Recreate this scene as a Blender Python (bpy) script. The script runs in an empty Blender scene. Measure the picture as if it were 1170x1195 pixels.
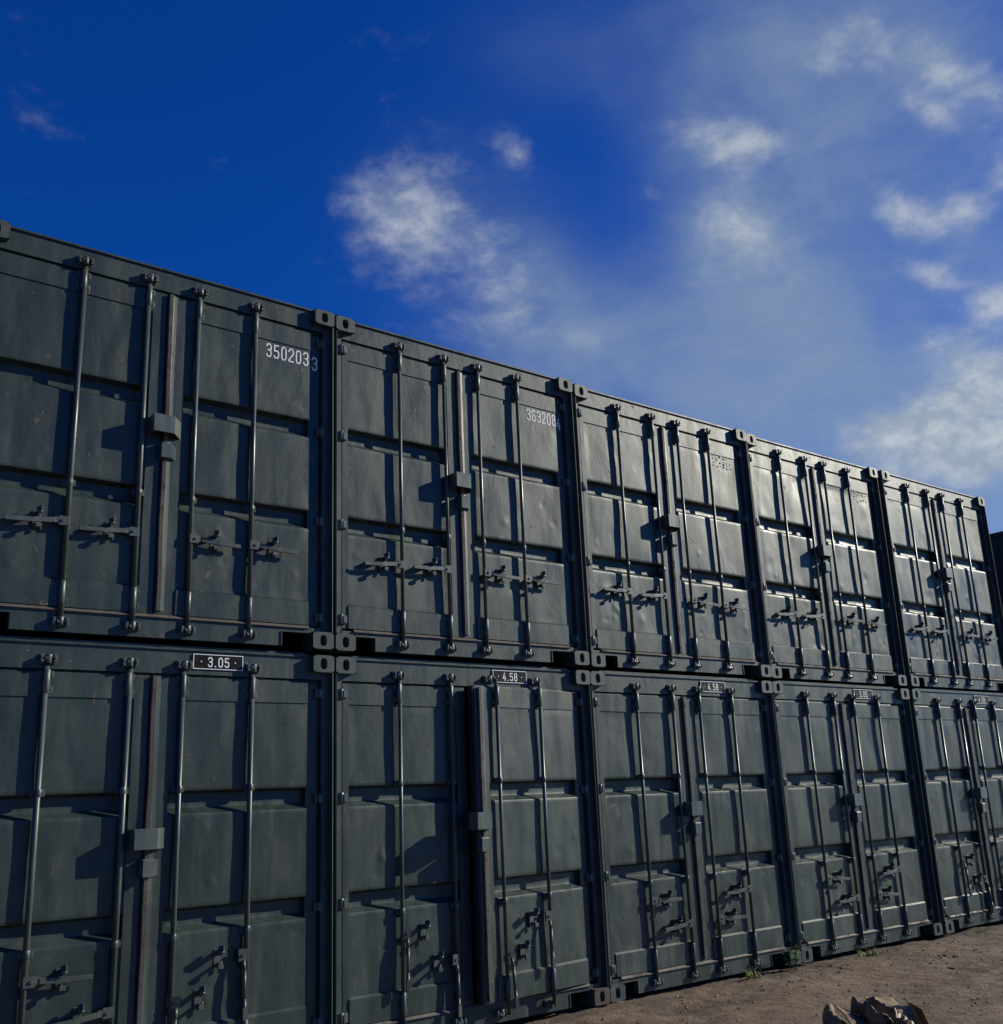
import bpy, bmesh, math, random
from mathutils import Vector, Matrix, noise
random.seed(7)
S = bpy.context.scene
COL = S.collection
# ------------------------------------------------------------------ camera
cam = bpy.data.cameras.new('camera'); co = bpy.data.objects.new('camera', cam); COL.objects.link(co)
CR = Matrix(((0.78579357, -0.13285225, -0.60405194), (-0.61718392, -0.23184332, -0.75188608), (-0.04015565, 0.96363839, -0.26417527)))
FPX = 1226.2
co.matrix_world = Matrix.Translation((-1.2439, -6.5541, 1.5640)) @ CR.to_4x4()
cam.sensor_fit = 'HORIZONTAL'; cam.sensor_width = 36.0; cam.lens = 36.0 * FPX / 1170.0
cam.clip_start = 0.05; cam.clip_end = 3000
S.camera = co
def pxdir(u, v):
    return (CR @ Vector(((u - 585) / FPX, -(v - 597.5) / FPX, -1))).normalized()
# ------------------------------------------------------------------ light
SUNV = Vector((1.0, -0.37, 0.49)).normalized()       # towards the sun
sun = bpy.data.lights.new('sun', 'SUN'); sun.energy = 4.0; sun.angle = math.radians(0.5); sun.color = (1.0, 0.96, 0.80)
so = bpy.data.objects.new('sun', sun); COL.objects.link(so)
so.rotation_euler = SUNV.to_track_quat('Z', 'Y').to_euler()
W = bpy.data.worlds.new('World'); S.world = W; W.use_nodes = True
S.view_settings.view_transform = 'Standard'; S.view_settings.look = 'None'
S.view_settings.exposure = 0.35; S.view_settings.gamma = 1.0

class NT:
    def __init__(s, tree): s.t = tree; tree.nodes.clear()
    def n(s, kind, **kw):
        nd = s.t.nodes.new(kind)
        for k, v in kw.items(): setattr(nd, k, v)
        return nd
    def put(s, sock, v):
        if isinstance(v, bpy.types.NodeSocket): s.t.links.new(v, sock)
        elif v is not None: sock.default_value = v
    def m(s, op, a, b=None, c=None, clamp=False):
        nd = s.n('ShaderNodeMath', operation=op, use_clamp=clamp)
        s.put(nd.inputs[0], a); s.put(nd.inputs[1], b); s.put(nd.inputs[2], c)
        return nd.outputs[0]
    def vm(s, op, a, b=None, out=0):
        nd = s.n('ShaderNodeVectorMath', operation=op)
        s.put(nd.inputs[0], a); s.put(nd.inputs[1], b)
        return nd.outputs[out]
    def ramp(s, v, a, b, lo=0.0, hi=1.0, smooth=True):
        nd = s.n('ShaderNodeMapRange', interpolation_type='SMOOTHSTEP' if smooth else 'LINEAR')
        s.put(nd.inputs[0], v); nd.inputs[1].default_value = a; nd.inputs[2].default_value = b
        nd.inputs[3].default_value = lo; nd.inputs[4].default_value = hi
        return nd.outputs[0]
    def noise(s, vec, scale, detail=4, rough=0.55, dist=0.0, out=0):
        nd = s.n('ShaderNodeTexNoise'); s.put(nd.inputs['Vector'], vec)
        nd.inputs['Scale'].default_value = scale; nd.inputs['Detail'].default_value = detail
        nd.inputs['Roughness'].default_value = rough; nd.inputs['Distortion'].default_value = dist
        return nd.outputs[out]
    def mapping(s, vec, scale=(1, 1, 1), rot=(0, 0, 0), loc=(0, 0, 0)):
        nd = s.n('ShaderNodeMapping'); s.put(nd.inputs['Vector'], vec)
        nd.inputs['Scale'].default_value = scale; nd.inputs['Rotation'].default_value = rot; nd.inputs['Location'].default_value = loc
        return nd.outputs[0]
    def mix(s, f, a, b, mode='MIX'):
        nd = s.n('ShaderNodeMix', data_type='RGBA', blend_type=mode)
        s.put(nd.inputs[0], f); s.put(nd.inputs[6], a if not isinstance(a, tuple) else (*a, 1)[:4]); s.put(nd.inputs[7], b if not isinstance(b, tuple) else (*b, 1)[:4])
        return nd.outputs[2]

# world: Nishita sky, clouds mixed in by direction
w = NT(W.node_tree)
geo = w.n('ShaderNodeTexCoord'); D = geo.outputs['Generated']
sky = w.n('ShaderNodeTexSky', sky_type='NISHITA', sun_disc=False)
sky.sun_elevation = math.asin(SUNV.z); sky.sun_rotation = math.atan2(SUNV.x, SUNV.y)
sky.altitude = 300; sky.air_density = 1.0; sky.dust_density = 0.4; sky.ozone_density = 4.0
hs = w.n('ShaderNodeHueSaturation'); hs.inputs['Saturation'].default_value = 1.25; hs.inputs['Value'].default_value = 1.0
w.put(hs.inputs['Color'], sky.outputs[0])
SKYTINT = (0.13, 0.62, 1.36)
skyc = w.mix(1.0, hs.outputs[0], SKYTINT, 'MULTIPLY')
# cloud masks: (u, v, across px, along px, tilt deg, strength) of each bank as seen in the sky
def bank(u, v, rx, ry, tilt, k):
    d = pxdir(u, v)
    ax = (pxdir(u + 10, v) - d).normalized(); ay = (pxdir(u, v - 10) - d); ay = (ay - ax * ay.dot(ax)).normalized()
    c, s_ = math.cos(math.radians(tilt)), math.sin(math.radians(tilt))
    a1 = ax * c + ay * s_; a2 = ay * c - ax * s_
    cz = max(0.3, -d.dot(Vector((CR[0][2], CR[1][2], CR[2][2]))))
    sx, sy = FPX / rx / cz, FPX / ry / cz
    p = w.vm('SUBTRACT', D, tuple(d))
    x = w.m('MULTIPLY', w.vm('DOT_PRODUCT', p, tuple(a1), 1), sx)
    y = w.m('MULTIPLY', w.vm('DOT_PRODUCT', p, tuple(a2), 1), sy)
    r2 = w.m('ADD', w.m('MULTIPLY', x, x), w.m('MULTIPLY', y, y))
    front = w.m('GREATER_THAN', w.vm('DOT_PRODUCT', D, tuple(d), 1), 0.3)
    e = w.m('EXPONENT', w.m('MULTIPLY', r2, -1.0))
    return w.m('MULTIPLY', w.m('MULTIPLY', e, front), k)
def total(lst):
    t = None
    for b in lst:
        v = bank(*b); t = v if t is None else w.m('ADD', t, v)
    return t
puffs = total([(475, 248, 88, 72, 15, 1.08), (545, 300, 50, 60, 35, .22), (600, 174, 22, 40, 38, .62), (50, 138, 50, 22, -30, .38), (595, 335, 34, 55, 30, .45), (460, 45, 45, 25, 0, .30),
               (870, 165, 80, 26, -4, .95), (850, 225, 45, 55, 10, .70), (885, 290, 70, 40, 0, .72), (1110, 85, 90, 28, -26, .95), (985, 60, 45, 60, -50, .80), (1085, 130, 60, 22, -35, .7),
               (1045, 245, 45, 26, -40, .85), (1120, 245, 48, 30, 10, .9), (1090, 322, 40, 18, -20, .80), (1175, 200, 22, 30, 0, .7), (1160, 355, 40, 24, 25, .95),
               (1110, 405, 50, 22, -30, .72), (1070, 496, 105, 30, 14, 1.15), (1150, 440, 60, 40, 0, 1.0), (1140, 530, 110, 45, 8, 1.25), (1160, 360, 40, 26, 30, .3), (560, 385, 60, 40, 0, .5), (760, 225, 18, 12, -30, .55), (690, 400, 40, 20, -30, .4)])
veil = total([(875, 250, 95, 180, 6, .62), (950, 330, 110, 120, 0, .22), (1040, 60, 130, 110, 0, .28), (790, 430, 180, 90, 0, .50), (980, 30, 110, 80, -20, .45), (1120, 300, 150, 140, 0, .18), (650, 345, 55, 80, 35, .28), (540, 260, 90, 80, 0, .10), (1120, 520, 230, 120, 0, 1.2), (640, 420, 90, 60, 0, .4),
              (1050, 170, 100, 140, 0, .30), (700, 60, 120, 60, 0, .10), (1000, 440, 150, 60, 0, .32)])
nv = w.mapping(D, scale=(1, 1, 1.5), rot=(0.3, 0.2, 0.6))
n1 = w.noise(nv, 9.0, 9, 0.60, 0.22); n2 = w.noise(nv, 34.0, 7, 0.60, 0.2); n3 = w.noise(w.mapping(D, scale=(1.0, 3.0, 1.2), rot=(0, .5, .4)), 4.0, 7, 0.5, 0.2)
n4 = w.noise(w.mapping(D, scale=(1.0, 1.0, 2.0), rot=(0.5, 0.9, 0.2)), 11.0, 9, 0.60, 0.30)
nn = w.m('ADD', w.m('ADD', w.m('MULTIPLY', n1, 0.30), w.m('MULTIPLY', n4, 0.42)), w.m('MULTIPLY', n2, 0.28))
pd = w.ramp(w.m('ADD', w.m('MULTIPLY', puffs, 0.62), w.m('SUBTRACT', w.m('MULTIPLY', nn, 1.5), 0.75)), 0.12, 0.92)
vmod = w.m('MULTIPLY', w.ramp(n3, 0.25, 0.75, 0.62, 1.30), w.ramp(n4, 0.30, 0.72, 0.72, 1.32))
vd = w.m('SUBTRACT', 1.0, w.m('EXPONENT', w.m('MULTIPLY', w.m('MULTIPLY', veil, vmod), -1.75)))
SKYS = 0.06
cA = w.mix(w.m('MULTIPLY', vd, 0.80, clamp=True), skyc, (3.5, 4.65, 5.9))
cB = w.mix(w.m('MULTIPLY', pd, 0.72, clamp=True), cA, w.mix(w.ramp(n2, 0.35, 0.7), (4.6, 5.5, 6.4), (8.2, 8.6, 8.8)))
bg = w.n('ShaderNodeBackground'); w.put(bg.inputs[0], cB); bg.inputs[1].default_value = SKYS
wo = w.n('ShaderNodeOutputWorld'); w.t.links.new(bg.outputs[0], wo.inputs[0])

# ------------------------------------------------------------------ materials
def mat(name, build):
    m = bpy.data.materials.new(name); m.use_nodes = True
    t = NT(m.node_tree); b = t.n('ShaderNodeBsdfPrincipled'); o = t.n('ShaderNodeOutputMaterial')
    t.t.links.new(b.outputs[0], o.inputs[0]); build(t, b); return m
def paint_builder(base, rough, rust=0.0, wear=0.0, spec=0.44):
    def f(t, b):
        P = t.n('ShaderNodeNewGeometry').outputs['Position']
        big = t.noise(P, 1.1, 5, 0.6, 0.5)
        streak = t.noise(t.mapping(P, scale=(7, 7, 1.6)), 1.0, 6, 0.6, 0.5)
        fine = t.noise(P, 55, 4, 0.6)
        v = t.m('ADD', t.m('MULTIPLY', big, 0.8), t.m('MULTIPLY', streak, 0.7))
        c = t.mix(t.ramp(v, 0.45, 1.05, smooth=False), tuple(x * 0.68 for x in base), tuple(x * 1.34 for x in base))
        dust = t.ramp(t.m('MULTIPLY', streak, t.noise(P, 2.3, 4, .6)), 0.27, 0.46, 0, 0.16 + wear)
        c = t.mix(dust, c, (0.17, 0.155, 0.13))
        chips = t.ramp(t.noise(P, 22, 3, 0.75, 0.3), 0.745 - wear * .1, 0.78 - wear * .1)
        c = t.mix(t.m('MULTIPLY', chips, 0.6), c, (0.38, 0.39, 0.38))
        rm = t.ramp(t.m('ADD', t.noise(P, 9, 6, 0.7, 0.4), t.m('MULTIPLY', fine, 0.15)), 0.80 - rust, 0.86 - rust)
        c = t.mix(rm, c, t.mix(fine, (0.045, 0.030, 0.022), (0.14, 0.105, 0.08)))
        t.put(b.inputs['Base Color'], c)
        t.put(b.inputs['Roughness'], t.m('ADD', t.ramp(streak, 0.3, 0.75, rough - 0.08, rough + 0.13), t.m('MULTIPLY', rm, 0.3)))
        b.inputs['Specular IOR Level'].default_value = spec
        bp = t.n('ShaderNodeBump'); bp.inputs['Strength'].default_value = 0.35; bp.inputs['Distance'].default_value = 0.004
        t.put(bp.inputs['Height'], t.m('ADD', t.m('MULTIPLY', t.noise(t.mapping(P, scale=(1, 1, .6)), 6, 5, 0.6, 0.4), 2.2), t.m('ADD', t.m('MULTIPLY', fine, 0.30), t.m('MULTIPLY', rm, 0.5))))
        t.put(b.inputs['Normal'], bp.outputs[0])
    return f
BASE = (0.0265, 0.0400, 0.0350)
M_PAINT = mat('dark grey container paint', paint_builder(BASE, 0.45, 0.085, 0.06))
M_ROD = mat('painted steel bar', paint_builder((0.052, 0.064, 0.056), 0.36, 0.06, 0.06, 0.42))
M_HARD = mat('worn painted fitting', paint_builder((0.062, 0.072, 0.064), 0.42, 0.09, 0.12, 0.45))
M_LUG = mat('worn fitting in sunlit tone', paint_builder((0.080, 0.094, 0.084), 0.36, 0.07, 0.14, 0.5))  # worn paint, base lightened to carry the sun on hinges and lock boxes
M_CAST = mat('cast steel painted', paint_builder((0.036, 0.050, 0.046), 0.55, 0.09, 0.12))
M_CASTR = mat('rusty cast steel', paint_builder((0.060, 0.055, 0.05), 0.7, 0.30, 0.1))
M_EDGE = mat('rusty worn edge', paint_builder((0.10, 0.085, 0.068), 0.6, 0.20, 0.2))
M_SIDE = mat('side wall paint', paint_builder((0.034, 0.036, 0.034), 0.65, 0.03, 0.0, 0.2))
def simple(col, rough, var=0.0, spec=0.5):
    def f(t, b):
        P = t.n('ShaderNodeNewGeometry').outputs['Position']
        n = t.noise(P, 30, 4, 0.6)
        t.put(b.inputs['Base Color'], t.mix(n, tuple(x * (1 - var) for x in col), tuple(x * (1 + var) for x in col)))
        b.inputs['Roughness'].default_value = rough; b.inputs['Specular IOR Level'].default_value = spec
    return f
M_RUBBER = mat('door gasket rubber', simple((0.012, 0.012, 0.013), 0.7, .3))
M_HOLE = mat('dark casting inside', simple((0.02, 0.03, 0.034), 0.7, .4))
M_PLATE = mat('black number plate', simple((0.006, 0.006, 0.007), 0.6, .2, .12))
M_WHITE = mat('white lettering', simple((0.80, 0.80, 0.78), 0.5, .12))
def stencil(t, b):
    P = t.n('ShaderNodeNewGeometry').outputs['Position']
    n = t.noise(P, 60, 5, 0.7)
    t.put(b.inputs['Base Color'], t.mix(t.ramp(n, 0.54, 0.68), (0.78, 0.78, 0.76), (0.14, 0.15, 0.15)))
    b.inputs['Roughness'].default_value = 0.55
M_STEN = mat('worn white stencil', stencil)
def faded(t, b):
    P = t.n('ShaderNodeNewGeometry').outputs['Position']
    n = t.noise(P, 60, 5, 0.7)
    t.put(b.inputs['Base Color'], t.mix(t.ramp(n, 0.40, 0.60), (0.10, 0.115, 0.11), (0.035, 0.05, 0.045)))
    b.inputs['Roughness'].default_value = 0.55
M_FADE = mat('faded stencil flecks', faded)
def dirt(t, b):
    P = t.n('ShaderNodeNewGeometry').outputs['Position']
    a = t.noise(P, 0.9, 6, 0.62, 0.6); f = t.noise(P, 28, 6, 0.7); g = t.noise(P, 120, 3, 0.7)
    c = t.mix(t.ramp(a, 0.35, 0.68), (0.085, 0.050, 0.030), (0.245, 0.158, 0.098))
    c = t.mix(t.ramp(f, 0.45, 0.75, 0, 0.45), c, (0.28, 0.215, 0.155))
    c = t.mix(t.ramp(t.noise(P, 3.2, 6, 0.7, 1.2), 0.48, 0.62, 0, 0.6), c, (0.28, 0.21, 0.145))
    c = t.mix(t.ramp(t.noise(P, 5, 7, 0.72, .8), 0.53, 0.66, 0, 0.8), c, (0.065, 0.040, 0.028))
    c = t.mix(t.ramp(g, 0.66, 0.72, 0, 0.75), c, (0.46, 0.39, 0.32))
    c = t.mix(t.ramp(t.noise(P, 45, 5, 0.75, .5), 0.60, 0.70, 0, 0.8), c, (0.045, 0.032, 0.025))
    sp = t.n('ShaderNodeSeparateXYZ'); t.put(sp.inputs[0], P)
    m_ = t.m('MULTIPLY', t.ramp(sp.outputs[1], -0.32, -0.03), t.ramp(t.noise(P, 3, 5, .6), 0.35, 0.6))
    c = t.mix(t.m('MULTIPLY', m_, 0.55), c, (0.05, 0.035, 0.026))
    t.put(b.inputs['Base Color'], c)
    b.inputs['Roughness'].default_value = 0.68; b.inputs['Specular IOR Level'].default_value = 0.4
    bp = t.n('ShaderNodeBump'); bp.inputs['Strength'].default_value = 1.0; bp.inputs['Distance'].default_value = 0.045
    t.put(bp.inputs['Height'], t.m('ADD', t.m('MULTIPLY', f, 0.7), t.m('MULTIPLY', g, 0.35)))
    t.put(b.inputs['Normal'], bp.outputs[0])
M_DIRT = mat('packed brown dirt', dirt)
def stone(t, b):
    P = t.n('ShaderNodeNewGeometry').outputs['Position']
    n = t.noise(P, 11, 2, 0.5); f = t.noise(P, 90, 4, 0.6)
    c = t.mix(n, (0.13, 0.095, 0.068), (0.50, 0.40, 0.29)); c = t.mix(t.m('MULTIPLY', f, .4), c, (0.09, 0.075, 0.065))
    t.put(b.inputs['Base Color'], c); b.inputs['Roughness'].default_value = 0.85
M_STONE = mat('gravel stone', stone)
M_CLOD = mat('dark clod of earth', simple((0.11, 0.075, 0.055), 0.9, .5, .2))
def leaf(col, yel):
    def f(t, b):
        P = t.n('ShaderNodeNewGeometry').outputs['Position']
        n = t.noise(P, 25, 3, 0.6)
        t.put(b.inputs['Base Color'], t.mix(n, col, yel)); b.inputs['Roughness'].default_value = 0.55
        b.inputs['Subsurface Weight'].default_value = 0.0
    return f
M_GRASS = mat('yellow green grass', leaf((0.13, 0.16, 0.03), (0.42, 0.38, 0.10)))
M_LEAF = mat('weed leaf', leaf((0.05, 0.12, 0.02), (0.22, 0.30, 0.05)))
def plastic(t, b):
    P = t.n('ShaderNodeNewGeometry').outputs['Position']
    n = t.noise(P, 6, 5, 0.6, .5); f = t.noise(P, 60, 4, 0.6)
    c = t.mix(t.ramp(n, .35, .7), (0.050, 0.026, 0.013), (0.20, 0.12, 0.065)); c = t.mix(t.ramp(t.noise(P, 5.0, 3, .6, 1.0), .44, .56, 0, .6), c, (0.30, 0.20, 0.11))
    t.put(b.inputs['Base Color'], c); t.put(b.inputs['Roughness'], t.ramp(f, .3, .7, .34, .55))
    b.inputs['Specular IOR Level'].default_value = 0.3
    bp = t.n('ShaderNodeBump'); bp.inputs['Strength'].default_value = 0.5; bp.inputs['Distance'].default_value = 0.01
    t.put(bp.inputs['Height'], t.noise(P, 18, 5, .6, 1.2)); t.put(b.inputs['Normal'], bp.outputs[0])
M_TARP = mat('muddy brown plastic sheet', plastic)
M_CARD = mat('tan muddy board', simple((0.36, 0.25, 0.14), 0.6, .3, .4))

# ------------------------------------------------------------------ mesh helpers
class MB:
    def __init__(s): s.v = []; s.f = []; s.mi = []; s.sm = []
    def add(s, vs, fs, mi=0, smooth=False):
        o = len(s.v); s.v += [tuple(v) for v in vs]
        for f in fs: s.f.append(tuple(i + o for i in f)); s.mi.append(mi); s.sm.append(smooth)
        return s
    def box(s, x0, x1, y0, y1, z0, z1, mi=0):
        vs = [(x, y, z) for x in (x0, x1) for y in (y0, y1) for z in (z0, z1)]
        return s.add(vs, [(0, 1, 3, 2), (4, 6, 7, 5), (0, 4, 5, 1), (2, 3, 7, 6), (0, 2, 6, 4), (1, 5, 7, 3)], mi)
    def cyl(s, p0, p1, r0, r1=None, n=14, mi=0, caps=True):
        r1 = r0 if r1 is None else r1
        p0, p1 = Vector(p0), Vector(p1); d = (p1 - p0).normalized()
        a = d.cross(Vector((0, 1, 0)) if abs(d.y) < .9 else Vector((1, 0, 0))).normalized(); b = d.cross(a)
        vs = []
        for p, r in ((p0, r0), (p1, r1)):
            for i in range(n):
                t = 2 * math.pi * i / n; vs.append(p + (a * math.cos(t) + b * math.sin(t)) * r)
        s.add(vs, [(i, (i + 1) % n, n + (i + 1) % n, n + i) for i in range(n)], mi, True)
        if caps:
            o = len(s.v) - 2 * n
            s.f.append(tuple(o + n - 1 - i for i in range(n))); s.mi.append(mi); s.sm.append(False)
            s.f.append(tuple(o + n + i for i in range(n))); s.mi.append(mi); s.sm.append(False)
        return s
    def prism(s, prof, x0, x1, mi=0):        # prof: closed polygon of (y, z), extruded along x
        n = len(prof); vs = [(x0, y, z) for y, z in prof] + [(x1, y, z) for y, z in prof]
        s.add(vs, [(i, (i + 1) % n, n + (i + 1) % n, n + i) for i in range(n)] + [tuple(range(n - 1, -1, -1)), tuple(range(n, 2 * n))], mi); return s
    def mesh(s, name, mats, bevel=0.0, seg=2):
        me = bpy.data.meshes.new(name); me.from_pydata(s.v, [], s.f)
        for m in (mats if isinstance(mats, (list, tuple)) else [mats]): me.materials.append(m)
        for p, mi, sm in zip(me.polygons, s.mi, s.sm): p.material_index = mi; p.use_smooth = sm
        bm = bmesh.new(); bm.from_mesh(me)
        bmesh.ops.recalc_face_normals(bm, faces=bm.faces)
        if bevel:
            ed = [e for e in bm.edges if len(e.link_faces) == 2 and e.calc_face_angle(0) > 0.6]
            bmesh.ops.bevel(bm, geom=ed, offset=bevel, segments=seg, affect='EDGES', clamp_overlap=True)
        bm.to_mesh(me); bm.free(); return me
def obj(name, me, parent=None, loc=(0, 0, 0), rot=(0, 0, 0), label=None, cat=None, group=None, kind=None):
    o = bpy.data.objects.new(name, me); COL.objects.link(o); o.location = loc; o.rotation_euler = rot
    if parent: o.parent = parent
    for k, v in (('label', label), ('category', cat), ('group', group), ('kind', kind)):
        if v: o[k] = v
    return o

# ------------------------------------------------------------------ container meshes (shared)
CW, CH, CL = 2.438, 2.591, 6.058
RX = (0.56, 1.025, 1.375, 1.835)      # locking rods
FY = 0.055; PY = 0.062; GY = 0.120    # door frame, panel, groove depth
def casting_mesh():
    # w 0.162 (x), d 0.178 (y), h 0.118 (z); oval hole in the front face and in the outer (-x) face
    MBx = MB(); w_, d_, h_ = .162, .178, .118; c = .012; N = 24
    def ring(wd, rx, rz, cx, cz, place, depth, flip):
        outer = []; inner = []
        pts = []
        for i in range(N):
            t = 2 * math.pi * i / N; ct, st = math.cos(t), math.sin(t)
            k = min((wd / 2) / abs(ct) if abs(ct) > 1e-6 else 9, (h_ / 2) / abs(st) if abs(st) > 1e-6 else 9)
            outer.append((wd / 2 + ct * k, h_ / 2 + st * k))
            sx, sz = math.copysign(abs(ct) ** .75, ct), math.copysign(abs(st) ** .75, st)
            inner.append((cx + rx * sx, cz + rz * sz))
        vs = [place(a, b, 0) for a, b in outer] + [place(a, b, 0) for a, b in inner] + [place(a, b, depth) for a, b in inner]
        fs = [(i, (i + 1) % N, N + (i + 1) % N, N + i) for i in range(N)]
        MBx.add(vs, fs, 0)
        o = len(MBx.v) - 3 * N
        for i in range(N):
            MBx.f.append((o + N + i, o + N + (i + 1) % N, o + 2 * N + (i + 1) % N, o + 2 * N + i)); MBx.mi.append(0); MBx.sm.append(True)
        MBx.f.append(tuple(o + 2 * N + i for i in range(N))); MBx.mi.append(1); MBx.sm.append(False)
    ring(w_, .0265, .0395, w_ * .5, h_ * .5, lambda a, b, q: (a, q, b), .045, False)
    ring(d_, .0265, .036, d_ * .5, h_ * .5, lambda a, b, q: (q, a, b), .045, False)
    # remaining sides
    vs = [(0, 0, 0), (w_, 0, 0), (w_, d_, 0), (0, d_, 0), (0, 0, h_), (w_, 0, h_), (w_, d_, h_), (0, d_, h_)]
    MBx.add(vs, [(0, 3, 2, 1), (4, 5, 6, 7), (1, 2, 6, 5), (3, 7, 6, 2)], 0)
    return MBx
def casting(mats, name):
    m = casting_mesh()
    me = bpy.data.meshes.new(name); me.from_pydata(m.v, [], m.f)
    for x in mats: me.materials.append(x)
    for p, mi, sm in zip(me.polygons, m.mi, m.sm): p.material_index = mi; p.use_smooth = sm
    bm = bmesh.new(); bm.from_mesh(me); bmesh.ops.remove_doubles(bm, verts=bm.verts, dist=1e-5)
    bmesh.ops.recalc_face_normals(bm, faces=bm.faces)
    ed = [e for e in bm.edges if len(e.link_faces) == 2 and e.calc_face_angle(0) > 1.2 and not any(f.material_index for f in e.link_faces) and not any(f.smooth for f in e.link_faces)]
    bmesh.ops.bevel(bm, geom=ed, offset=.005, segments=2, affect='EDGES', clamp_overlap=True)
    bm.to_mesh(me); bm.free(); return me
ME_CAST = casting([M_CAST, M_HOLE], 'corner_casting'); ME_CASTR = casting([M_CASTR, M_HOLE], 'rusty_casting')
# header, with a thin top flange
h = MB(); h.box(.165, CW - .165, .036, .12, 2.577, 2.590)
h.prism([(.048, 2.426), (.048, 2.578), (.115, 2.578), (.115, 2.426)], .075, CW - .075)
ME_HEADER = h.mesh('door_header', M_PAINT)
s_ = MB(); s_.prism([(.050, .112), (.050, .150), (.115, .162), (.115, .112)], .0625, CW - .0625)
s_.box(.36, 2.06, .0502, .10, .014, .1115)
s_.box(.352, .3595, .044, .10, .014, .112); s_.box(2.0605, 2.068, .044, .10, .014, .112)
tr = MB(); tr.box(.18, CW - .18, .080, .120, 2.5925, 2.612); tr.box(.18, CW - .18, .070, .078, 2.560, 2.598); ME_TRAIL = tr.mesh('top_rail', M_PAINT)
ME_SILL = s_.mesh('door_sill', M_PAINT)
e_ = MB(); e_.prism([(.0495, .140), (.036, .143), (.036, .148), (.054, .1645), (.060, .1645)], .17, CW - .17); ME_LEDGE = e_.mesh('sill_edge', M_EDGE)
p_ = MB()
pv = [(.0, .014), (.0075, .006), (.011, .006), (.011, .16), (.0, .16)]
p_.add([(x, y, .118) for x, y in pv] + [(x, y, 2.473) for x, y in pv], [(i, (i + 1) % 5, 5 + (i + 1) % 5, 5 + i) for i in range(5)]); p_.box(.010, .060, .050, .060, .118, 2.473); p_.box(.060, .072, .050, .14, .118, 2.473)
ME_POST = p_.mesh('corner_post', M_CAST)
p2 = MB(); p2.box(0, .06, 0, .08, .118, 2.473); ME_RPOST = p2.mesh('rear_corner_post', M_PAINT)
def corr(n0, n1, zlo, zhi):
    prof = []; y = n0; up = True; pitch = .278; q = [(0, 0), (.072, 0), (.139, .036), (.211, .036)]
    y = n0
    while y < n1 - .278:
        for a, b in q: prof.append((y + a, b))
        y += pitch
    prof.append((y, 0)); prof.append((n1, 0)); return prof
sw = MB(); pr = corr(.16, CL - .15, 0, 0); vs = []
for y, d in pr: vs += [(.012 + d, y, .14), (.012 + d, y, 2.54)]
sw.add(vs, [(2 * i, 2 * i + 2, 2 * i + 3, 2 * i + 1) for i in range(len(pr) - 1)])
sw.box(.004, .064, .178, CL - .178, 2.53, 2.588); sw.box(.004, .064, .178, CL - .178, .02, .16)
ME_SIDE = sw.mesh('side_wall', M_SIDE)
rf = MB(); rf.box(.06, CW - .06, .115, CL - .05, 2.560, 2.572); rf.box(.064, CW - .064, .12, CL - .05, .125, .140)
for i in range(19): rf.box(.2, CW - .2, .35 + i * .29, .47 + i * .29, 2.571, 2.584)
ME_ROOF = rf.mesh('roof', M_SIDE)
bk = MB(); bk.box(.06, CW - .06, CL - .06, CL - .03, .02, 2.585)
for i in range(8): bk.box(.2 + i * .265, .32 + i * .265, CL - .031, CL - .004, .16, 2.5)
ME_BACK = bk.mesh('end_wall', M_SIDE)

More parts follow.
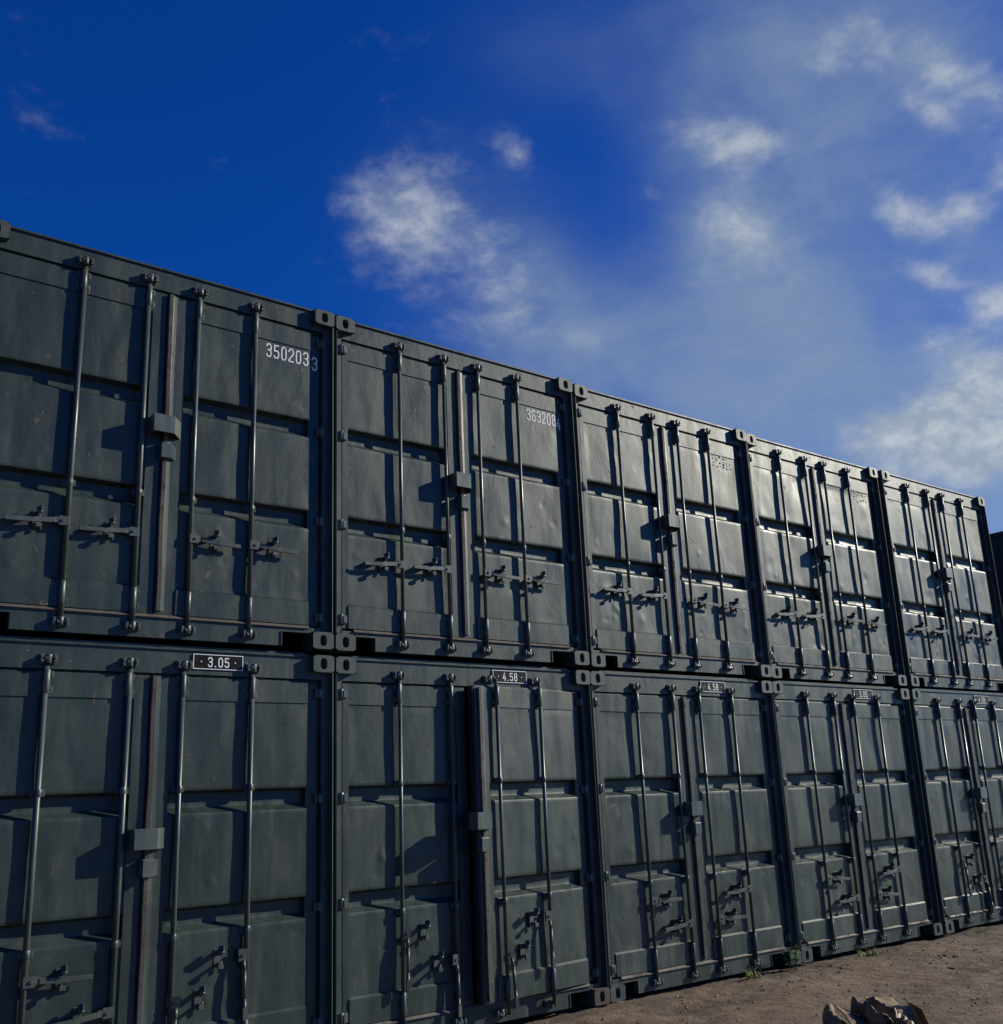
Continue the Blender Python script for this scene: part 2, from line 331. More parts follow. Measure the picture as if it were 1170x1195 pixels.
def smooth(a, b, x): t = max(0, min(1, (x - a) / (b - a))); return t * t * (3 - 2 * t)
def door_mesh(side, seed, amp, flat=False):
    """side 0: left leaf (hinge at x=.082), side 1: right leaf (hinge at x=2.356). Built in container x, then shifted to the hinge."""
    m = MB(); rs = random.Random(seed)
    if side == 0: X0, Xa, Xb, X1 = .082, .130, 1.065, 1.150; hx = .082
    else: X0, Xa, Xb, X1 = 1.166, 1.300, 2.262, 2.356; hx = 2.356
    ZB, ZT = .168, 2.420
    def rail(x0, x1, z0, z1, y=FY, nx=2, nz=2):
        m.box(x0, x1, y, .118, z0, z1)
    # stiles and rails
    m.box(X0, Xa, FY, .128, ZB, 2.404); m.box(Xb, X1, FY if side == 0 else .082, .128, ZB, 2.404)
    m.prism([(FY - .008, ZB), (FY - .008, .330), (FY + .006, .345), (.128, .345), (.128, ZB)], Xa, Xb)
    m.box(Xa, Xb, FY + .0005, .128, 2.262, 2.404)
    m.prism([(FY + .0002, 2.404), (.128, 2.404), (.128, 2.424), (.068, 2.424)], X0, X1)
    # panel
    prof = [(.340, PY)]
    def grow(z1, y, n):
        z0, y0 = prof[-1]
        for i in range(1, n + 1): prof.append((z0 + (z1 - z0) * i / n, y0 + (y - y0) * i / n))
    for gz in (.868, 1.563):
        grow(gz - .006, PY, 28); grow(gz, PY + .002, 1); grow(gz + .036, GY - .002, 2); grow(gz + .044, GY, 1); grow(gz + .118, GY, 3); grow(gz + .122, GY - .003, 1); grow(gz + .138, PY + .002, 2); grow(gz + .142, PY, 1)
    grow(2.262, PY, 28)
    NX = 60; dents = []
    for k in range(rs.randint(9, 15)):
        dents.append((rs.uniform(Xa, Xb), rs.uniform(.35, 2.25), rs.uniform(.03, .16), rs.uniform(-.6, 1) * amp * rs.choice((.5, 1, 1.4)), rs.uniform(.5, 2.2)))
    for k in range(rs.randint(5, 12)): dents.append((rs.uniform(Xa + .05, Xb - .05), rs.choice((rs.uniform(.36, .85), rs.uniform(.36, 1.5))), rs.uniform(.018, .032), rs.choice((-1, 1)) * rs.uniform(.002, .0045), rs.uniform(.6, 1.6)))
    vs = []
    for z, y in prof:
        for i in range(NX + 1):
            x = Xa + (Xb - Xa) * i / NX
            e = min(1, (x - Xa) / .06, (Xb - x) / .06, (z - .34) / .05, (2.262 - z) / .05); e = max(0, e)
            q = Vector((x * 2.3 + seed * 7.1, z * 1.7, seed * 3.3))
            d = noise.noise(q) * amp * 2.1 + noise.noise(q * 3.1) * amp * .55
            # plate buckles inwards between the stiles
            for (dx, dz, r, a, asp) in dents:
                rr = ((x - dx) / r) ** 2 + ((z - dz) / (r * asp)) ** 2
                if rr < 9: d += a * math.exp(-rr)
            if flat and x > 1.84: e *= 1 - smooth(2.02, 2.10, z)
            vs.append((x, y + d * e, z))
    R = NX + 1
    m.add(vs, [(j * R + i, j * R + i + 1, (j + 1) * R + i + 1, (j + 1) * R + i) for j in range(len(prof) - 1) for i in range(NX)], 0, True)
    m.box(Xa, Xb, .1285, .134, ZB, 2.39)
    me = bpy.data.meshes.new('door'); me.from_pydata([(a - hx, b - FY, c) for a, b, c in m.v], [], m.f)
    me.materials.append(M_PAINT)
    for p, sm in zip(me.polygons, m.sm): p.use_smooth = sm
    bm = bmesh.new(); bm.from_mesh(me); bmesh.ops.recalc_face_normals(bm, faces=[f for f in bm.faces if not f.smooth])
    for f in bm.faces:
        if f.smooth and f.normal.y > 0: f.normal_flip()
        f.material_index = 0
    bm.to_mesh(me); bm.free(); 
    me.set_sharp_from_angle(angle=math.radians(30)); return me
# door fittings, all in metres round their own origin
rod = MB(); rod.cyl((0, 0, .075), (0, 0, 2.478), .0145, n=16); ME_ROD = rod.mesh('locking_rod', M_ROD)
rod = MB(); rod.cyl((0, 0, .075), (0, 0, 2.478), .0170, n=16); ME_ROD2 = rod.mesh('locking_rod', M_ROD)
def bracket(kind):
    b = MB()
    if kind == 'end':            # long sleeve with a web added to keep its shadow unbroken
        b.cyl((0, 0, -.065), (0, 0, .075), .0195, n=16); b.box(-.012, .012, .0, .022, -.07, .08)
        b.box(-.042, .042, .012, .022, -.062, -.020); b.box(-.042, .042, .012, .022, .028, .070)
        for x in (-.031, .031):
            for z in (-.041, .049): b.cyl((x, .010, z), (x, .003, z), .008, n=8)
    elif kind == 'mid':
        b.cyl((0, 0, -.022), (0, 0, .022), .0195, n=14); b.box(-.038, .038, .012, .026, -.020, .020)
        for x in (-.028, .028): b.cyl((x, .011, 0), (x, .004, 0), .007, n=8)
    return b.mesh('rod_bracket', M_HARD, .0015, 1)
ME_BEND, ME_BMID = bracket('end'), bracket('mid')
kc = MB()                         # cam and keeper, on header or sill
kc.box(-.046, -.028, -.032, .004, -.022, .022); kc.box(.026, .046, -.038, .004, -.022, .024); kc.box(-.048, .048, -.006, .004, -.030, .030)
kc.prism([(-.034, -.010), (-.040, .012), (-.010, .016), (-.006, -.012)], -.024, .020)
kc.cyl((0, -.020, -.028), (0, -.020, .026), .020, n=12); kc.cyl((.036, -.044, .004), (.036, -.034, .004), .010, n=8)
ME_KEEP = kc.mesh('cam_keeper', M_HARD, .002, 1)
hd = MB()                         # handle pointing +x from its hub on the rod; closed
hd.box(-.012, .050, -.021, -.005, -.030, .030); hd.box(.030, .075, -.020, -.008, -.018, .022); hd.cyl((.028, -.028, .0), (.028, -.004, .0), .010, n=10)
hd.add([(.07, -.024, -.016), (.07, -.012, -.016), (.07, -.012, .016), (.07, -.024, .016), (.20, -.030, -.028), (.20, -.018, -.028), (.20, -.018, .004), (.20, -.030, .004), (.345, -.030, -.030), (.345, -.018, -.030), (.345, -.018, -.004), (.345, -.030, -.004)],
       [(0, 4, 5, 1), (1, 5, 6, 2), (2, 6, 7, 3), (3, 7, 4, 0), (4, 8, 9, 5), (5, 9, 10, 6), (6, 10, 11, 7), (7, 11, 8, 4), (8, 11, 10, 9), (0, 1, 2, 3)])
ME_HAND = hd.mesh('handle', M_HARD, .002, 1)
hp = MB()                         # handle hanging down from its hub
hp.box(-.030, .026, -.022, -.006, -.035, .035); hp.cyl((.0, -.030, .0), (.0, -.004, .0), .010, n=10)
pts = [(.003, -.018, -.03), (.004, -.030, -.09), (.004, -.034, -.25), (.002, -.040, -.36)]
for a, b in zip(pts, pts[1:]): hp.cyl(a, b, .0125, n=8)
hp.box(-.012, .018, -.052, -.034, -.37, -.30)
ME_HANG = hp.mesh('hanging_handle', M_HARD)
rt = MB()                         # retainer: plate, standing bracket and swinging catch
rt.box(-.022, .022, .016, .026, -.055, .050); rt.box(-.006, .006, -.030, .018, -.050, -.030); rt.box(-.004, .004, -.044, .018, .012, .048)
rt.prism([(-.050, .028), (-.026, .070), (-.016, .068), (-.034, .018)], -.012, .012); rt.box(.004, .014, -.060, -.020, .040, .074)
rt.cyl((-.01, -.044, .034), (.018, -.044, .034), .009, n=8); rt.box(-.016, .018, -.040, -.024, -.062, -.036); rt.cyl((.02, .0, -.07), (.02, .0, -.02), .007, n=8)
ME_RET = rt.mesh('handle_retainer', M_HARD, .002, 1)
hg = MB()                         # hinge at the left post
hg.cyl((0, 0, -.035), (0, 0, .035), .015, n=12); hg.box(.004, .050, .000, .020, -.030, .030); hg.box(-.030, -.004, .004, .018, -.034, .034)
hg.prism([(-.018, -.028), (-.018, .026), (.006, .030), (.006, -.030)], .010, .030)
ME_HINGE = hg.mesh('hinge', M_LUG, .002, 1)
lb = MB()                         # folded lock box cover, open below, right side sloping back to the door
X = (-.115, .025, .103); YF, YB = -.102, .0
vs = []
for z0, z1 in ((-.060, .060),):
    P_ = [(X[0], YB), (X[0], YF), (X[1], YF), (X[2], YB)]
    t_ = .005; Q_ = [(X[0] + t_, YB), (X[0] + t_, YF + t_), (X[1] - .003, YF + t_), (X[2] - .008, YB)]
    vs = [(x, y, z0) for x, y in P_] + [(x, y, z1) for x, y in P_] + [(x, y, z0) for x, y in Q_] + [(x, y, z1 - t_) for x, y in Q_]
    lb.add(vs, [(0, 1, 5, 4), (1, 2, 6, 5), (2, 3, 7, 6), (4, 5, 6, 7), (8, 12, 13, 9), (9, 13, 14, 10), (10, 14, 15, 11), (12, 15, 14, 13), (0, 8, 9, 1), (1, 9, 10, 2), (2, 10, 11, 3)])
ME_LOCK = lb.mesh('lock_box', M_LUG)
l2 = MB(); l2.prism([(-.060, -.050), (-.060, .046), (-.052, .054), (0, .054), (0, -.050)], -.062, .012); l2.box(.012, .030, -.038, -.001, -.046, .050); l2.box(.030, .052, -.012, .0, -.046, .050)
ME_LUG = l2.mesh('lock_box', M_LUG, .0015, 1)
ag = MB(); ag.prism([(-.014, .19), (-.014, 2.405), (-.004, 2.415), (.003, 2.415), (.003, .185), (-.004, .185)], .0, .034, 0); ME_ASTR = ag.mesh('door_overlap_strip', [M_EDGE])
def astr(seed):                   # slightly wavy edge strip on the right leaf
    m = MB(); n = 60; vs = []
    for i in range(n + 1):
        z = .186 + 2.222 * i / n; wv = noise.noise(Vector((seed * 3.1, z * 3.0, 0))) * .006
        vs += [(-.020 + wv, .002, z), (-.018 + wv, -.020, z), (.006 + wv, -.023, z), (.020, -.0035, z), (.050, .0015, z)]
    f = [(5 * i + k, 5 * i + k + 1, 5 * i + 6 + k, 5 * i + 5 + k) for i in range(n) for k in range(4)]
    m.add(vs, f); me = m.mesh('door_overlap_strip', [M_PAINT, M_EDGE])
    for p in me.polygons:
        c = p.center
        p.material_index = 1 if c.x < -.016 or (c.y < -.018 and c.x < .0) else 0
    return me
gs = MB(); gs.box(-.008, .010, .006, .05, .172, 2.41); ME_GASK = gs.mesh('gasket', [M_RUBBER])

G = {'0': [[(0, .18), (0, .82), (.22, 1), (.78, 1), (1, .82), (1, .18), (.78, 0), (.22, 0), (0, .18)]],
     '2': [[(0, .80), (.0, .86), (.22, 1), (.78, 1), (1, .84), (1, .64), (0, .12), (0, 0), (1, 0)]],
     '3': [[(0, .84), (.22, 1), (.78, 1), (1, .85), (1, .64), (.80, .52), (.36, .52)], [(.70, .52), (.80, .50), (1, .38), (1, .16), (.78, 0), (.22, 0), (0, .16)]],
     '4': [[(.62, 1), (0, .34), (0, .26), (1, .26)], [(.72, .58), (.72, 0)]],
     '5': [[(.95, 1), (.06, 1), (.06, .55), (.76, .58), (1, .44), (1, .16), (.78, 0), (.22, 0), (0, .14)]],
     '6': [[(1, .86), (.78, 1), (.22, 1), (0, .82), (0, .16), (.22, 0), (.78, 0), (1, .16), (1, .40), (.78, .55), (.10, .55)]],
     '8': [[(.22, .53), (.04, .66), (.04, .86), (.24, 1), (.76, 1), (.96, .86), (.96, .66), (.78, .53), (.22, .53)], [(.22, .52), (0, .38), (0, .15), (.22, 0), (.78, 0), (1, .15), (1, .38), (.78, .52)]],
     '.': [[(.38, 0), (.62, 0)]]}
def text_mesh(txt, width, height, thick, m, tracking=1.0, stroke=.23):
    """upright block digits drawn as mitred strokes"""
    adv = [(.5 if c == '.' else 1.0) for c in txt]; gap = .34; unit = width / (sum(adv) + gap * (len(txt) - 1)); M = MB(); x0 = 0
    for c, ad in zip(txt, adv):
        for si, st in enumerate(G[c]):
            wd = stroke * unit; cwid = unit * ad
            P = [Vector((x0 + wd / 2 + px * (cwid - wd), wd / 2 + pz * (height - wd))) for px, pz in st]
            closed = (P[0] - P[-1]).length < 1e-6
            if closed: P = P[:-1]
            n = len(P); Ls, Rs = [], []
            for i in range(n):
                p = P[i]; a = P[i - 1] if (i or closed) else None; b = P[(i + 1) % n] if (i < n - 1 or closed) else None
                d1 = (p - a).normalized() if a is not None else (b - p).normalized(); d2 = (b - p).normalized() if b is not None else d1
                n1 = Vector((-d1.y, d1.x)); n2 = Vector((-d2.y, d2.x)); mm = (n1 + n2).normalized(); k = wd / 2 / max(.5, mm.dot(n1))
                e = Vector((0, 0)) if (a is not None and b is not None) else ((d1 if b is None else -d1) * wd / 2)
                Ls.append(p + mm * k + e); Rs.append(p - mm * k + e)
            y = -thick - .0004 * si; vs = []
            for l_, r_ in zip(Ls, Rs): vs += [(l_.x, y, l_.y), (r_.x, y, r_.y), (l_.x, 0, l_.y), (r_.x, 0, r_.y)]
            fs = []
            for i in range(n if closed else n - 1):
                q = 4 * i; w_ = 4 * ((i + 1) % n); fs += [(q, q + 1, w_ + 1, w_), (q, w_, w_ + 2, q + 2), (q + 1, q + 3, w_ + 3, w_ + 1)]
            if not closed: fs += [(0, 2, 3, 1), (4 * n - 4, 4 * n - 3, 4 * n - 1, 4 * n - 2)]
            M.add(vs, fs)
        x0 += (ad + gap) * unit
    return M.mesh('digits', m)
pl = MB(); pl.box(0, .345, 0, .006, 0, .098); pl_me = pl.mesh('number_plate', [M_PLATE])
pb = MB()
for a in ((0, .345, 0, .005), (0, .345, .093, .098), (0, .005, .005, .093), (.340, .345, .005, .093)): pb.box(a[0], a[1], -.002, 0, a[2], a[3])
for x in (.055, .29): pb.cyl((x, 0, .049), (x, -.003, .049), .0045, n=10)
PB_ME = pb.mesh('plate_border', M_WHITE)

def fill_container(root, seed, handles, number=None, plate=None, flecks=False, ajar=0.0, rusty=None, amp=.0030, detail=True, nshift=0.0, fat=False, rods=(0, 0, 0, 0), wide=0.0):
    kx = (CW + wide) / CW; kd = (1.068 + wide) / 1.068
    for nm, me_, lb_ in (('door_header', ME_HEADER, None), ('door_sill', ME_SILL, None), ('sill_edge', ME_LEDGE, 'rusty brown lip along the sill'), ('roof', ME_ROOF, None), ('end_wall', ME_BACK, None)) + ((('top_rail', ME_TRAIL, None),) if plate else ()):
        obj(nm, me_, root, (-wide, 0, 0), label=lb_).scale = (kx, 1, 1)
    for right in (0, 1):
        x = CW if right else -wide; sx = -1 if right else 1
        for rear in (0, 1):
            y = CL if rear else 0; sy = -1 if rear else 1
            for z in (0, CH - .118):
                rr = rusty and right and not rear and z == 0
                c = obj('corner_casting', ME_CASTR if rr else ME_CAST, root, (x, y, z), label='corner casting stained with brown rust' if rr else None)
                c.scale = (sx, sy, 1)
            c = obj('corner_post', ME_POST if not rear else ME_RPOST, root, (x, y, 0)); c.scale = (sx, sy, 1)
        c = obj('side_wall', ME_SIDE, root, (x, 0, 0)); c.scale = (sx, 1, 1)
    for side in (0, 1):
        hx = .082 if side == 0 else 2.356
        ang = ajar if side == 1 else 0
        d = obj('door', door_mesh(side, seed * 2 + side, amp, bool(number)), root, (hx if side else hx - wide, FY, 0), (0, 0, ang), label='right hand door standing slightly ajar' if ang else None)
        if side == 0: d.scale = (kd, 1, 1)
        L = lambda x, y, z: (x - hx, y - FY, z)
        for i, x in enumerate(RX[side * 2:side * 2 + 2]):
            j = side * 2 + i; x += random.Random(seed * 9 + j).uniform(-.006, .006) + rods[j]
            yr = .033 if not fat else .041
            obj('locking_rod', ME_ROD2 if fat else ME_ROD, d, L(x, yr, 0), (0, random.Random(seed + j).uniform(-.003, .003), 0))
            obj('rod_bracket', ME_BEND, d, L(x, yr, 2.345)); obj('rod_bracket', ME_BEND, d, L(x, yr, .250))
            for z in ((.955,) if handles == 'level' else (1.71, .845)): obj('rod_bracket', ME_BMID, d, L(x, yr, z))
            rr = random.Random(seed * 13 + j)
            hk = handles[side] if isinstance(handles, tuple) else handles
            if hk == 'level':
                s = -1 if side == 0 else 1; z = .690 + rr.uniform(-.012, .012)
                hh = obj('handle', ME_HAND, d, L(x, yr, z), (0, rr.uniform(-.03, .04) , 0)); hh.scale = (s, 1, 1)
                obj('handle_retainer', ME_RET, d, L(x + s * .165, yr, z))
            else:
                # two heights, pointing to each other
                outer = (j in (0, 3)); s = (1 if outer else -1) if side == 0 else (-1 if outer else 1); z = .70 if outer else .485
                if hk == 'paired':
                    hh = obj('handle', ME_HAND, d, L(x, yr, z), (0, rr.uniform(-.04, .03), 0)); hh.scale = (s, 1, 1)
                else:
                    obj('handle', ME_HANG, d, L(x + s * .03, yr, z), (0, rr.uniform(-.06, .06), rr.uniform(-.3, .3)))
                obj('handle_retainer', ME_RET, d, L(x + s * (.185 if outer else .175), yr, z), (0, 0, 0))
            xa = x if side else hx - wide + (x - hx) * kd
            obj('cam_keeper', ME_KEEP, root, (xa, .044, 2.482)); obj('cam_keeper', ME_KEEP, root, (xa, .046, .075), (math.pi, 0, 0)).scale = (1, -1, 1)
        for z in (2.333, 1.625, .936, .229):
            c = obj('hinge', ME_HINGE, root if ang == 0 else root, (.062 - wide if side == 0 else CW - .062, .036 if side == 0 else .060, z)); c.scale = (1 if side == 0 else -1, 1, 1)
        if side == 1:
            obj('door_overlap_strip', astr(seed), d, L(1.186 + (.03 if ang else 0), FY, 0)); obj('gasket', ME_GASK, d, L(1.158, FY, 0))
            obj('lock_box', ME_LOCK, d, L(1.185, FY, 1.425))
            obj('lock_box', ME_LUG, d, L(1.205, FY, 1.255))
            if number:
                a, b_ = number
                obj('container_number', text_mesh(a, .345 - nshift * .5, .108, .0012, M_STEN, 1.1), d, L(1.905 + nshift, PY - .0005, 2.128))
                obj('container_number', text_mesh(b_, .048, .108, .0012, M_WHITE), d, L(2.288, .082 - .0002, 2.115))
            if flecks:
                m = MB(); rr = random.Random(seed)
                for k in range(6):
                    for q in range(4):
                        x = 1.92 + k * .056 + rr.uniform(0, .02); z = 2.235 - q * .03 + rr.uniform(-.01, .01) - k * .001
                        if rr.random() < .7: m.box(x, x + rr.uniform(.008, .03), 0, .001, z, z + rr.uniform(.006, .02))
                obj('worn_marking', m.mesh('worn_marking', M_FADE), d, L(0, PY - .006, 0), label='faded row of paint flecks')
    if plate:
        p = obj('number_plate', pl_me, root, (1.425, .041, 2.462)); obj('plate_border', PB_ME, p)
        obj('plate_number', text_mesh(plate, .148, .064, .0015, M_WHITE, 1.05, .24), p, (.100, .0, .016))

def container(loc, label, **kw):
    r = bpy.data.objects.new('shipping_container', None); COL.objects.link(r); r.location = loc; r.empty_display_size = .3
    r['label'] = label; r['category'] = 'shipping container'; r['group'] = 'dark grey shipping containers stacked two high'
    fill_container(r, **kw); return r
UZ = CH + .043
LOW = [(0, -.026), (2.460, -.014), (4.915, -.004), (7.360, -.006), (9.850, -.018)]
UPP = [(-.010, -.036), (2.452, -.024), (4.955, .015), (7.440, .050), (9.960, .040)]
container((*LOW[0], 0), 'bottom container nearest the camera, under the one numbered 3502033, with a 3.05 plate', seed=1, handles=('paired', 'open'), plate='3.05', fat=True, wide=.055, rods=(.0, -.005, -.010, .006))
container((*LOW[1], 0), 'bottom container with right door ajar and a 4.58 plate, under the one numbered 3632084', seed=2, handles='open', plate='4.58', rods=(-.015, -.02, 0, .02), ajar=math.radians(5), rusty=True)
container((*LOW[2], 0), 'third bottom container, with 4.58 plate and closed handles, right of the door standing ajar', seed=3, handles='paired', plate='4.58')
container((*LOW[3], 0), 'fourth bottom container, leafy weed at its left foot and grass tuft before its sill', seed=4, handles='paired', plate='3.05')
container((*LOW[4], 0), 'last bottom container at the right edge of the photo, handles hanging down', seed=5, handles='open', plate='4.58')
container((*UPP[0], UZ), 'top container at the left end with white number 3502033 on its door', seed=6, handles='level', number=('350203', '3'), amp=.0026, fat=True, wide=.055, rods=(.050, .008, 0, -.020))
container((*UPP[1], UZ), 'top container with white number 3632084 on its right door', seed=7, handles='level', number=('363208', '4'), nshift=.022, rods=(.03, 0, 0, -.03))
container((*UPP[2], UZ), 'third top container, faded flecks for a number, next right of the one numbered 3632084', seed=8, handles='level', flecks=True)
container((*UPP[3], UZ), 'fourth top container, dented upper panels, left of the wide dark gap', seed=9, handles='level', flecks=True, amp=.0044)
container((*UPP[4], UZ), 'last top container at the right end of the row against the sky', seed=10, handles='level')
# the stack beyond a gap, seen by its shaded side
for z, lab in ((0, 'lower container of the separate dark stack beyond the end of the row'), (UZ, 'upper container of the separate dark stack beyond the end of the row')):
    container((14.52, .42, z), lab, seed=11 + int(z), handles='level')

# ------------------------------------------------------------------ ground
def axis(lo, hi, step, far):
    a = []; x = lo
    while x < hi + 1e-6: a.append(x); x += step
    st = step; x = a[-1]
    while x < far[1]: st *= 1.35; x += st; a.append(x)
    st = step; x = a[0]; pre = []
    while x > far[0]: st *= 1.35; x -= st; pre.append(x)
    return pre[::-1] + a
def smooth(a, b, x): t = max(0, min(1, (x - a) / (b - a))); return t * t * (3 - 2 * t)
def gh(x, y):
    far = smooth(0, 1, 1 - max(0, max(abs(x - 8) - 8, abs(y + 2) - 6)) / 8)
    v = noise.fractal(Vector((x * 1.1, y * 1.1, 0)), 1.0, 2.1, 5) * .030 + noise.noise(Vector((x * 5, y * 5, 3))) * .012 + noise.noise(Vector((x * 13, y * 13, 3))) * .008
    v -= .030
    # thin rut: from (7.47,-.15) to (7.2,-1.84), continuing towards the viewer
    t = (y + .15) / -1.69; xr = 7.47 - .27 * t + .02 * math.sin(y * 9)
    if -.05 < t < 3: v -= .022 * math.exp(-((x - xr) / .018) ** 2) * (.5 + .5 * noise.noise(Vector((y * 6, 1, 1))))
    v += .035 * math.exp(-((x - 4.6) / .5) ** 2 - ((y + .25) / .22) ** 2)
    v = v * far - .03 * (1 - far)
    if y > -.12: v = min(v, -.004) if y > -.05 else v - max(0, v + .004) * (y + .12) / .07
    return v
xs = axis(3.0, 12.0, .03, (-900, 1500)); ys = axis(-3.2, .1, .03, (-900, 1500))
vs = [(x, y, gh(x, y)) for y in ys for x in xs]; R = len(xs)
g = bpy.data.meshes.new('ground'); g.from_pydata(vs, [], [(j * R + i, j * R + i + 1, (j + 1) * R + i + 1, (j + 1) * R + i) for j in range(len(ys) - 1) for i in range(R - 1)])
g.materials.append(M_DIRT)
for p in g.polygons: p.use_smooth = True
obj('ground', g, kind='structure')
def blob(bm_v, bm_f, c, r, rr, sq=(1, 1, .7)):
    t = [(0, 0, 1), (.894, 0, .447), (.276, .851, .447), (-.724, .526, .447), (-.724, -.526, .447), (.276, -.851, .447), (.724, .526, -.447), (-.276, .851, -.447), (-.894, 0, -.447), (-.276, -.851, -.447), (.724, -.526, -.447), (0, 0, -1)]
    F = [(0, 1, 2), (0, 2, 3), (0, 3, 4), (0, 4, 5), (0, 5, 1), (1, 6, 2), (2, 7, 3), (3, 8, 4), (4, 9, 5), (5, 10, 1), (6, 7, 2), (7, 8, 3), (8, 9, 4), (9, 10, 5), (10, 6, 1), (6, 11, 7), (7, 11, 8), (8, 11, 9), (9, 11, 10), (10, 11, 6)]
    a = rr.uniform(0, 6.28); ca, sa = math.cos(a), math.sin(a); ex = rr.uniform(.7, 1.4); o = len(bm_v)
    for x, y, z in t:
        k = r * rr.uniform(.75, 1.2); x, y, z = x * k * ex * sq[0], y * k * sq[1], z * k * sq[2]
        bm_v.append((c[0] + x * ca - y * sa, c[1] + x * sa + y * ca, c[2] + z))
    for f in F: bm_f.append(tuple(i + o for i in f))
rr = random.Random(3); V, F = [], []
for i in range(6500):
    x = rr.uniform(3.4, 12.5); y = -.06 - rr.random() ** 1.1 * 3.2
    if noise.noise(Vector((x * 1.3, y * 1.3, 9))) + rr.uniform(-.5, .5) < -.1: continue
    r = .0025 + .012 * rr.random() ** 5; blob(V, F, (x, y, gh(x, y) + r * .2), r, rr)
me = bpy.data.meshes.new('gravel'); me.from_pydata(V, [], F); me.materials.append(M_STONE); obj('gravel', me, kind='stuff', label='small pale stones scattered over the dirt')
for i, (x, y, r, lab) in enumerate(((8.57, -.71, .055, 'dark clod of earth, the left and larger of the adjoining pair on the dirt'), (8.62, -.80, .04, 'dark clod of earth, the smaller right one of the adjoining pair'), (8.10, -1.03, .035, 'small dark clod alone between the pair of clods and the crumpled sheeting'))):
    V, F = [], []
    for k in range(4): blob(V, F, (rr.uniform(-r, r) * .8, rr.uniform(-r, r) * .5, r * .05), r * rr.uniform(.4, .7), rr, (1, 1, .6))
    me = bpy.data.meshes.new('clod'); me.from_pydata(V, [], F); me.materials.append(M_CLOD); obj('clod', me, None, (x, y, gh(x, y)), label=lab, cat='clod', group='clods of earth')

# ------------------------------------------------------------------ weeds
def tuft(n, h0, spread, m, seed, width=.006):
    r = random.Random(seed); M = MB()
    for i in range(n):
        a = r.uniform(0, 6.28); h_ = h0 * r.uniform(.35, 1.0); lean = r.uniform(.1, .9) * h_; bx, by = r.gauss(0, spread), r.gauss(0, spread * .4)
        wd = width * r.uniform(.6, 1.2); pa = Vector((-math.sin(a), math.cos(a), 0)); da = Vector((math.cos(a), math.sin(a), 0)); vs = []
        for k in range(5):
            t = k / 4; p = Vector((bx, by, -.01)) + da * lean * t * t + Vector((0, 0, h_ * t * (1 - .25 * t))); ww = wd * (1 - t) + .0004
            vs += [p - pa * ww, p + pa * ww]
        M.add(vs, [(2 * k, 2 * k + 1, 2 * k + 3, 2 * k + 2) for k in range(4)], 0, True)
    return M
def leafy(h0, seed):
    r = random.Random(seed); M = MB()
    for s in range(6):
        base = Vector((r.gauss(0, .035), r.gauss(0, .02), 0)); a = r.uniform(0, 6.28); hh = h0 * r.uniform(.55, 1); top = base + Vector((math.cos(a) * .06, math.sin(a) * .04, hh))
        M.cyl(base, top, .0025, .001, n=5)
        for k in range(16):
            t = r.uniform(.12, 1); p = base.lerp(top, t); b = r.uniform(0, 6.28); d = Vector((math.cos(b), math.sin(b), r.uniform(-.3, .6))).normalized(); L_ = r.uniform(.022, .05); sd = d.cross(Vector((0, 0, 1))).normalized() * L_ * .36
            M.add([p, p + d * L_ * .5 - sd, p + d * L_, p + d * L_ * .5 + sd + Vector((0, 0, .004))], [(0, 1, 2, 3)])
    return M
def weed(name, M, m, x, y, lab, cat): obj(name, M.mesh(name, m), None, (x, y, gh(x, y) + .0), label=lab, cat=cat)
weed('leafy_weed', leafy(.27, 4), M_LEAF, 7.10, -.07, 'green leafy weed climbing the foot of the gap between two bottom containers', 'weed')
weed('grass_tuft', tuft(70, .13, .045, M_GRASS, 1), M_GRASS, 6.56, -.08, 'yellowish grass tuft left of the leafy weed', 'grass tuft')
weed('grass_tuft', tuft(110, .11, .085, M_GRASS, 2), M_GRASS, 8.32, -.10, 'wide green grass tuft at the sill, right of the leafy weed', 'grass tuft')
weed('grass_tuft', tuft(40, .07, .05, M_GRASS, 3), M_GRASS, 10.38, -.13, 'small grass tuft under the last bottom container at the right edge', 'grass tuft')
weed('grass_tuft', tuft(22, .05, .03, M_GRASS, 5), M_GRASS, 5.55, -.12, 'tiny sparse grass sprig nearest the rusty casting', 'grass tuft')

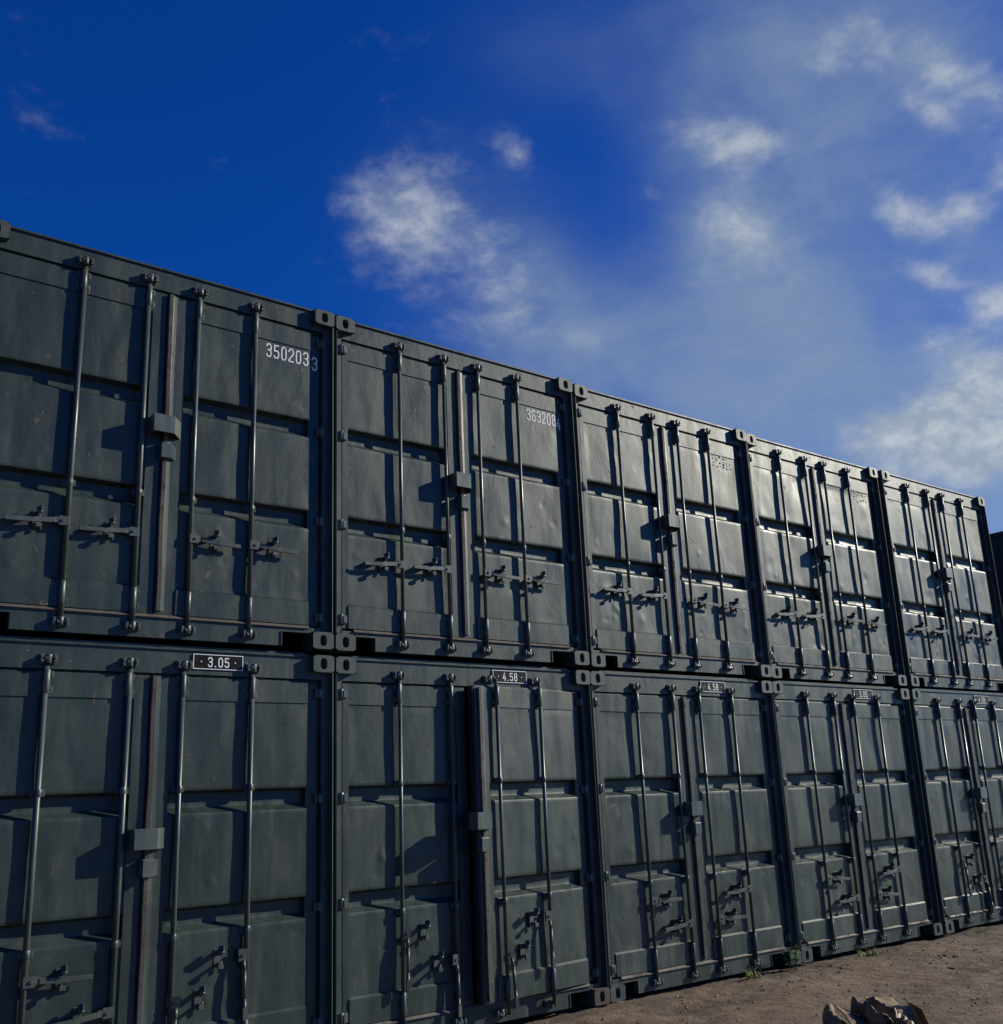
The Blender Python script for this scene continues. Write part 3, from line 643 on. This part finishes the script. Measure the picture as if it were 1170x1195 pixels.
# ------------------------------------------------------------------ crumpled sheeting on the dirt
root = bpy.data.objects.new('crumpled_sheeting', None); COL.objects.link(root); root.location = (5.22, -2.14, -.03); root.scale = (.86, .86, .97)
root['label'] = 'crumpled heap of muddy brown plastic sheeting and board on the dirt'; root['category'] = 'rubbish'
AX = Vector((.785, -.617, 0)).normalized(); AY = Vector((AX.y * -1, AX.x, 0))   # along and across the heap
def lay(a, b, z): return AX * a + AY * b + Vector((0, 0, z))
def sheet(name, a0, a1, prof, m, seed, na=46, crump=.03, thick=.004, lab=None):
    """a folded sheet: prof(u, v) gives (along, across, up)"""
    n2 = 34; vs = []
    for i in range(na + 1):
        for j in range(n2 + 1):
            u, v = i / na, j / n2; a, b, z = prof(u, v)
            q = Vector((a * 9 + seed, b * 9, z * 9)); n_ = 1 - abs(noise.noise(q)) * 2; n2_ = 1 - abs(noise.noise(q * 2.3)) * 2
            k = crump * (n_ * .7 + n2_ * .4); vs.append(lay(a + k * .4, b + k * .4, max(.0, z + k)))
    R_ = n2 + 1; me = bpy.data.meshes.new(name); me.from_pydata(vs, [], [(i * R_ + j, i * R_ + j + 1, (i + 1) * R_ + j + 1, (i + 1) * R_ + j) for i in range(na) for j in range(n2)])
    me.materials.append(m); o = obj(name, me, root, label=lab); md = o.modifiers.new('thickness', 'SOLIDIFY'); md.thickness = thick
    for p in me.polygons: p.use_smooth = True
    me.set_sharp_from_angle(angle=math.radians(32)); return o
pi = math.pi
sheet('curled_fold', 0, 1, lambda u, v: (-.37 + .13 * u - .03 * math.sin(v * 3), .06 - .34 * v, .02 + .20 * math.sin(pi * (.12 + .80 * u)) ** .6 * (1 - .25 * v)), M_TARP, 1, crump=.014, lab='curled fold with a pale top')
sheet('leaning_slab', 0, 1, lambda u, v: (-.25 + .26 * u + .05 * v, .10 - .40 * v, .205 - .10 * u - .10 * v + .01 * math.sin(v * 6)), M_TARP, 3, crump=.010, thick=.008, lab='smooth dark flap leaning over the heap')
sheet('rolled_fold', 0, 1, lambda u, v: (-.13 + .17 * u + .12 * v, .14 - .40 * v, .02 + (.21 - .08 * v) * abs(math.sin(pi * (u * 1.5 + .12))) ** .7), M_TARP, 5, crump=.042)
sheet('draped_fold', 0, 1, lambda u, v: (.06 + .22 * u, -.02 - .26 * v, .02 + .11 * math.sin(pi * u) ** .6 * (1 - .3 * v)), M_TARP, 9, crump=.045)
sheet('board_flap', 0, 1, lambda u, v: (.03 + .22 * u + .03 * v, .24 - .28 * v, .225 - .015 * u - .085 * v), M_CARD, 14, crump=.006, thick=.008, lab='tan muddy flap of board')
sheet('box_side', 0, 1, lambda u, v: (.17 + .17 * u, .10 - .10 * v, .185 - .17 * v), M_CARD, 17, crump=.010, thick=.008, lab='brown upright side of the board')
sheet('dark_end_flap', 0, 1, lambda u, v: (.345 + .05 * math.sin(u * pi * .5), .20 - .30 * v, .195 * (1 - u)), M_TARP, 20, crump=.006, thick=.006)
